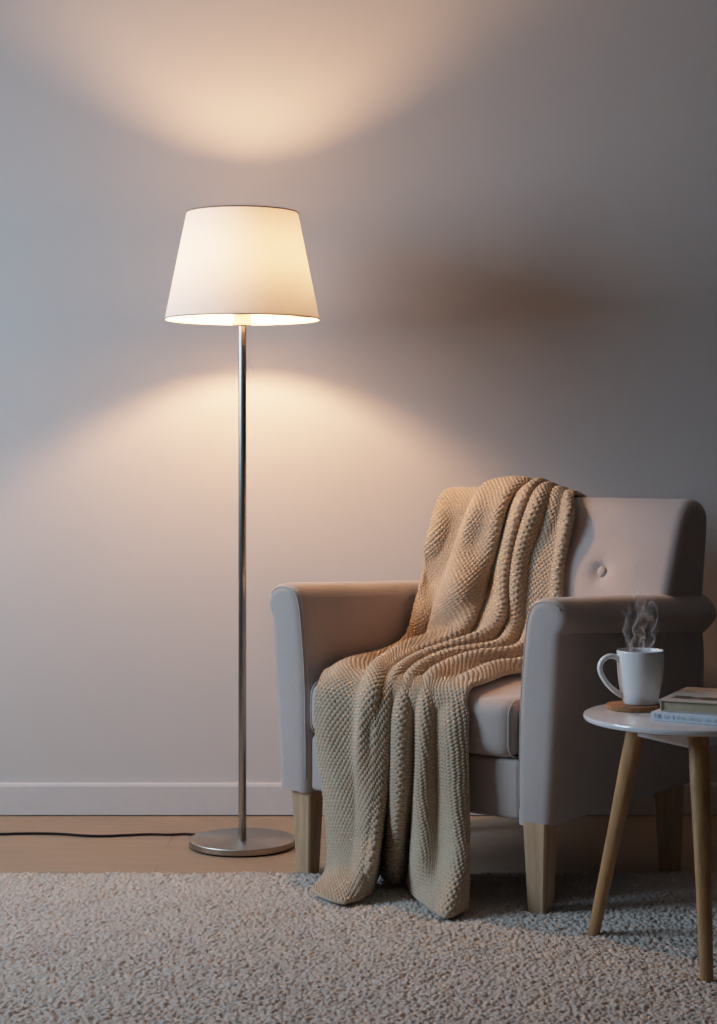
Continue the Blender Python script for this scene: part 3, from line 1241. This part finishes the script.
for i in range(3):
    a, b = tops[i], tops[(i + 1) % 3]
    u = (b - a).normalized()
    w = Vector((-u.y, u.x, 0))
    bm = bmesh.new()
    z1, z0 = T_TOP - .0128, T_TOP - .050
    A, Bq = a + u * .004, b - u * .004
    vs = []
    for z in (z0, z1):
        for p in (A - w * .008, Bq - w * .008, Bq + w * .008, A + w * .008):
            vs.append(bm.verts.new((p.x, p.y, z)))
    for q in ((0, 1, 2, 3), (4, 5, 6, 7), (0, 1, 5, 4), (1, 2, 6, 5), (2, 3, 7, 6), (3, 0, 4, 7)):
        bm.faces.new([vs[k] for k in q])
    bmesh.ops.bevel(bm, geom=list(bm.edges), offset=.0015, segments=2, affect='EDGES')
    rl = bm_obj('rail', bm, MAT['white_lacquer'], table, smooth=False)
    # fixing screw near the end of the rail
    pv = Bq - u * .020 - w * .0082
    prof = [(0, .0012), (.0032, .001), (.0036, 0), (0, 0)]
    v, f = lathe(prof, 14)
    sc = mesh_obj('screw', v, f, MAT['steel'], rl)
    sc.matrix_local = Matrix.Translation((pv.x, pv.y, T_TOP - .032)) @ (Vector((0, 0, 1)).rotation_difference(-w).to_matrix().to_4x4())

# ------------------------------------------------------------------ coaster, mug
cp = on_z(634, 707.0, T_TOP + .004)
co = lathe_obj('coaster', [(0, 0), (.0545, 0), (.0558, .0015), (.0558, .0083), (.0545, .0096), (.050, .0098), (0, .0093)], MAT['cork'], None, 64, loc=(cp.x, cp.y, T_TOP + .0003))
tag(co, 'round brown cork coaster under the white mug', 'coaster')
C_TOP = T_TOP + .0101
MD = 3.672
mx_ = (640.3 - CX) / F_PX * MD
mug = thing('mug', 'white ceramic mug of hot drink with handle on the left, standing on the cork coaster', 'mug', (mx_, MD, C_TOP))
mug.scale = (1.008, 1.008, .975)
outer = [(0, .002), (.027, .002), (.0285, 0), (.0315, 0), (.0335, .003), (.0365, .012), (.0400, .026), (.0430, .043), (.0452, .062), (.0464, .082), (.0470, .108)]
lip = [(.0468, .1100), (.0456, .1110), (.0442, .1100)]
inner = [(.0435, .106), (.0430, .082), (.0418, .062), (.0398, .043), (.0368, .026), (.033, .014), (.026, .0075), (0, .006)]
lathe_obj('body', outer + lip + inner, MAT['ceramic'], mug, 72, smooth_deg=60)
hd = Vector((-.985, -.17, 0)).normalized()
hp = []
for r, z in ((.044, .0925), (.053, .0985), (.064, .0990), (.0745, .0915), (.0795, .079), (.0775, .064), (.069, .047), (.058, .033), (.0475, .0235), (.0385, .0175)):
    hp.append(hd * (.044 + (r - .044) * (1.13 if r > .044 else 1)) + Vector((0, 0, z)))
hp = catmull(hp, 6)
rr = [.0060 - .0008 * math.sin(PI * k / (len(hp) - 1)) for k in range(len(hp))]
v, f = tube(hp, rr, 14, flat=1.25)
mesh_obj('handle', v, f, MAT['ceramic'], mug)
lathe_obj('coffee', [(0, .096), (.0428, .096)], MAT['coffee'], mug, 48)


# ------------------------------------------------------------------ steam
def make_steam():
    verts, faces, att = [], [], []
    base = Vector((mx_, MD, C_TOP + .099))
    def wisp(path, width, tw, strength, prof=2.0, seg=70, across=9):
        pts = catmull(path, seg // (len(path) - 1))
        m = len(pts)
        o0 = len(verts)
        for i, p in enumerate(pts):
            t = i / (m - 1)
            wv = width[0] * (1 - t) + width[1] * t
            ang = tw[0] + (tw[1] - tw[0]) * t
            dr = Vector((math.cos(ang), math.sin(ang), .12 * math.sin(9 * t + tw[0])))
            fade = min(1, t / .06) * (1 - t) ** .55
            for k in range(across):
                u = -1 + 2 * k / (across - 1)
                c = Vector((0, 0, .006 * math.sin(u * 2 + t * 11)))
                verts.append(base + p + dr * (u * wv) + c)
                att.append((u, t, 1.12 * strength * fade * max(0, 1 - abs(u) ** prof) ** 1.3))
        for i in range(m - 1):
            for k in range(across - 1):
                a = o0 + i * across + k
                faces.append((a, a + 1, a + across + 1, a + across))
    V3 = lambda x, z, y=0: Vector((x, y, z))
    # broad faint veils
    wisp([V3(-.012, 0), V3(-.024, .03), V3(-.030, .055), V3(-.022, .085), V3(-.026, .11)], (.012, .016), (.3, 1.2), .38)
    wisp([V3(.004, 0, .004), V3(.0, .03), V3(-.008, .06), V3(.004, .09), V3(-.004, .125), V3(-.010, .165), V3(-.004, .195)], (.016, .013), (-.2, .9), .44)
    wisp([V3(.016, 0, -.004), V3(.024, .035), V3(.028, .06), V3(.018, .085), V3(.026, .115), V3(.012, .15)], (.010, .012), (.1, -.8), .38)
    # bright thin curls
    wisp([V3(-.014, 0), V3(-.020, .018), V3(-.010, .036), V3(-.016, .056), V3(-.004, .074), V3(-.010, .095), V3(.002, .12), V3(-.008, .15)], (.004, .006), (.4, 2.4), .60)
    wisp([V3(.010, 0), V3(.022, .014), V3(.029, .032), V3(.022, .048), V3(.030, .062), V3(.036, .085), V3(.024, .103), V3(.014, .09), V3(.020, .075), V3(.028, .08)], (.0035, .004), (.8, 2.0), .62)
    wisp([V3(.002, 0), V3(.006, .02), V3(-.004, .040), V3(.008, .058), V3(.014, .072), V3(.004, .088), V3(.012, .11), V3(.0, .14), V3(-.012, .165)], (.005, .007), (-.5, 1.4), .62)
    wisp([V3(-.006, 0), V3(-.002, .022), V3(.010, .04), V3(.004, .055), V3(-.008, .062), V3(-.012, .05), V3(-.006, .042)], (.003, .003), (.2, 2.2), .50)
    wisp([V3(-.018, .004), V3(-.028, .03), V3(-.034, .052), V3(-.028, .07), V3(-.036, .085), V3(-.040, .088)], (.003, .004), (.5, 1.5), .40)
    wisp([V3(.004, .07), V3(-.004, .095), V3(-.012, .125), V3(-.004, .150), V3(-.018, .172), V3(-.022, .165)], (.006, .005), (.0, 1.8), .50)
    me = bpy.data.meshes.new('steam')
    me.from_pydata([tuple(q) for q in verts], [], faces)
    me.update()
    at = me.attributes.new('wisp', 'FLOAT_VECTOR', 'POINT')
    at.data.foreach_set('vector', np.array(att, dtype=np.float32).ravel())
    me.polygons.foreach_set('use_smooth', [True] * len(me.polygons))
    me.materials.append(MAT['steam'])
    o = bpy.data.objects.new('steam', me)
    COL.objects.link(o)
    tag(o, 'thin white wisps of steam curling up from the hot mug', 'steam', kind='stuff')


make_steam()

# ------------------------------------------------------------------ books
BANG = math.atan2(-.455, .89)


def sub_box(name, x0, x1, y0, y1, z0, z1, mat, parent, bev=.0008):
    return bm_obj(name, box_mesh(x0, x1, y0, y1, z0, z1, bev), mat, parent, smooth=False)


def marks(name, mat, parent, items, plane):
    """small printed strokes; items (u0,u1,v0,v1); plane maps (u,v)->xyz"""
    v, f = [], []
    for u0, u1, v0, v1 in items:
        b = len(v)
        for u, w in ((u0, v0), (u1, v0), (u1, v1), (u0, v1)):
            v.append(plane(u, w))
        f.append((b, b + 1, b + 2, b + 3))
    me = bpy.data.meshes.new(name)
    me.from_pydata(v, [], f)
    me.update()
    me.materials.append(mat)
    o = bpy.data.objects.new(name, me)
    COL.objects.link(o)
    o.parent = parent
    return o


# lower book: spine with small printed lettering faces the viewer
p0 = on_z(651, 720.2, T_TOP)
LB_H = .0165
low = thing('book', 'pale blue-white book with printed spine lying on the table under the cream book', 'book', (p0.x, p0.y, T_TOP + .0004), BANG + math.radians(-4), 'books on the side table')
BL, BW = .150, .200
sub_box('cover', 0, BL, 0, BW, 0, .0018, MAT['cover_white'], low)
sub_box('cover', 0, BL, 0, BW, LB_H - .0018, LB_H, MAT['cover_white'], low)
sub_box('spine', 0, BL, -.0012, .0015, 0, LB_H, MAT['cover_white'], low)
sub_box('pages', .003, BL - .003, .002, BW - .004, .0018, LB_H - .0018, MAT['pages'], low, 0)
rl = random.Random(3)
bold, pale = [], []
u = .008
glyphs = [(.0035, 1), (.0012, 0), (.0030, 1), (.0034, 1), (.004, 0), (.0020, 2), (.0022, 2), (.0025, 2), (.0022, 2), (.0035, 0), (.0036, 1), (.0030, 0), (.0022, 2), (.0025, 2), (.0010, 0), (.0030, 2), (.0022, 2), (.0025, 2), (.004, 0),
          (.0022, 2), (.0022, 2), (.0025, 2), (.0022, 2), (.0012, 0), (.0022, 2), (.0030, 2), (.0022, 2), (.006, 0), (.0022, 2), (.0025, 2), (.0022, 2), (.0022, 2), (.002, 0), (.0025, 2), (.0022, 2), (.0025, 2)]
for w, kd in glyphs:
    if kd:
        h = .0085 if kd == 1 else rl.choice([.0050, .0062, .0075])
        z0 = .0045
        tgt = bold if kd == 1 else pale
        s = w * .34
        tgt.append((u, u + s, z0, z0 + h))
        tgt.append((u + w - s, u + w, z0, z0 + h * rl.choice([1, .7])))
        zc = z0 + h * rl.choice([0, .45, .82])
        tgt.append((u + s, u + w - s, zc, zc + h * .18))
    u += w + .0010
pl = lambda u, w: (u, -.00145, w)
marks('lettering', MAT['ink'], low, [b for b in bold if b[0] < .024], pl)
marks('lettering', MAT['ink'], low, [b for b in bold if b[0] >= .024], pl)
marks('small_lettering', MAT['ink_pale'], low, pale, pl)

# upper book
Z2 = T_TOP + .0004 + LB_H + .0003
p1 = on_z(661, 711.0, Z2)
UB_H = .0225
up = thing('book', 'cream book with tan page edges and dark cover picture, topmost on the side table', 'book', (p1.x, p1.y, Z2), BANG + math.radians(2), 'books on the side table')
UL, UW = .142, .205
sub_box('cover', 0, UL, 0, UW, 0, .002, MAT['cover_cream'], up)
tc = sub_box('cover', -.004, UL, -.003, UW, UB_H - .0026, UB_H, MAT['cover_cream'], up)
sub_box('spine', -.0015, .0012, 0, UW, .0005, UB_H - .0005, MAT['cover_cream'], up)
sub_box('pages', .0013, UL - .003, .003, UW - .004, .002, UB_H - .0026, MAT['pages'], up, 0)
pt = lambda u, w: (u, w, UB_H + .00025)


def picture_mat():
    m, nt, b = new_mat('cover picture')
    v = coords(nt, 'Object', (18, 60, 1))
    f = noise(nt, v, 1.4, 4, .6)
    c = ramp(nt, f, [(.35, (.05, .032, .022)), (.55, (.11, .075, .05)), (.68, (.34, .27, .20))])
    nt.links.new(c, b.inputs['Base Color'])
    b.inputs['Roughness'].default_value = .5
    return m


me = bpy.data.meshes.new('cover_picture')
edge_lo = [(.012 + .13 * k / 12, .026 + .004 * math.sin(k * 1.7) - .006 * (k > 8)) for k in range(13)]
edge_hi = [(.012 + .13 * k / 12, .060 + .007 * math.sin(k * 1.1 + 1) + .01 * (k in (2, 3))) for k in range(13)]
pv = [pt(*q) for q in edge_lo] + [pt(*q) for q in edge_hi]
me.from_pydata(pv, [], [(k, k + 1, 14 + k, 13 + k) for k in range(12)])
me.update()
me.materials.append(picture_mat())
po = bpy.data.objects.new('cover_picture', me)
COL.objects.link(po)
po.parent = tc
ti = []
for rowv, hh_ in ((.115, .018), (.150, .014)):
    u = .016
    while u < .128:
        w = rl.choice([.006, .008, .010])
        ti.append((u, u + .0022, rowv, rowv + hh_))
        ti.append((u + w - .0022, u + w, rowv, rowv + hh_ * rl.choice([1, .6])))
        yy = rowv + hh_ * rl.choice([0, .42, .8])
        ti.append((u, u + w, yy, yy + hh_ * .18))
        u += w + rl.choice([.003, .004, .008])
marks('cover_title', MAT['ink_brown'], tc, ti, pt)

# ------------------------------------------------------------------ light
def area(name, loc, target, size, size_y, power, col):
    d = bpy.data.lights.new(name, 'AREA')
    d.shape = 'RECTANGLE'
    d.size, d.size_y = size, size_y
    d.energy = power
    d.spread = math.radians(130)
    d.color = col
    o = bpy.data.objects.new(name, d)
    COL.objects.link(o)
    o.location = loc
    o.rotation_euler = (Vector(target) - Vector(loc)).to_track_quat('-Z', 'Y').to_euler()
    return o


area('window_daylight', (-2.55, 3.5, 1.62), (.3, 4.2, .5), 1.2, 1.1, WINDOW_POWER, (.57, .78, 1.0))
wd = bpy.data.worlds.new('room ambience')
scene.world = wd
wd.use_nodes = True
bg = wd.node_tree.nodes['Background']
bg.inputs['Color'].default_value = (.72, .80, 1.0, 1)
bg.inputs['Strength'].default_value = AMBIENT

vs = scene.view_settings
vs.view_transform = 'Standard'
SHOULDER = True
WHITE = 5.0
if SHOULDER:
    # soft film-like shoulder so the lamp side does not clip
    vs.use_curve_mapping = True
    cm = vs.curve_mapping
    cm.white_level = (WHITE, WHITE, WHITE)
    cm.extend = 'HORIZONTAL'
    cv = cm.curves[3]
    K0 = .16
    xs = [0, .05, .10, .16, .25, .35, .5, .7, 1.0, 1.4, 2.0, 3.0, 4.0, WHITE]
    ys = [x if x <= K0 else K0 + (1 - K0) * (1 - math.exp(-(x - K0) / (1 - K0))) for x in xs]
    while len(cv.points) < len(xs):
        cv.points.new(.5, .5)
    for p_, x_, y_ in zip(cv.points, xs, ys):
        p_.location = (x_ / WHITE, y_)
        p_.handle_type = 'AUTO_CLAMPED'
    cm.update()
scene.view_settings.look = 'None'
scene.view_settings.exposure = 0.0
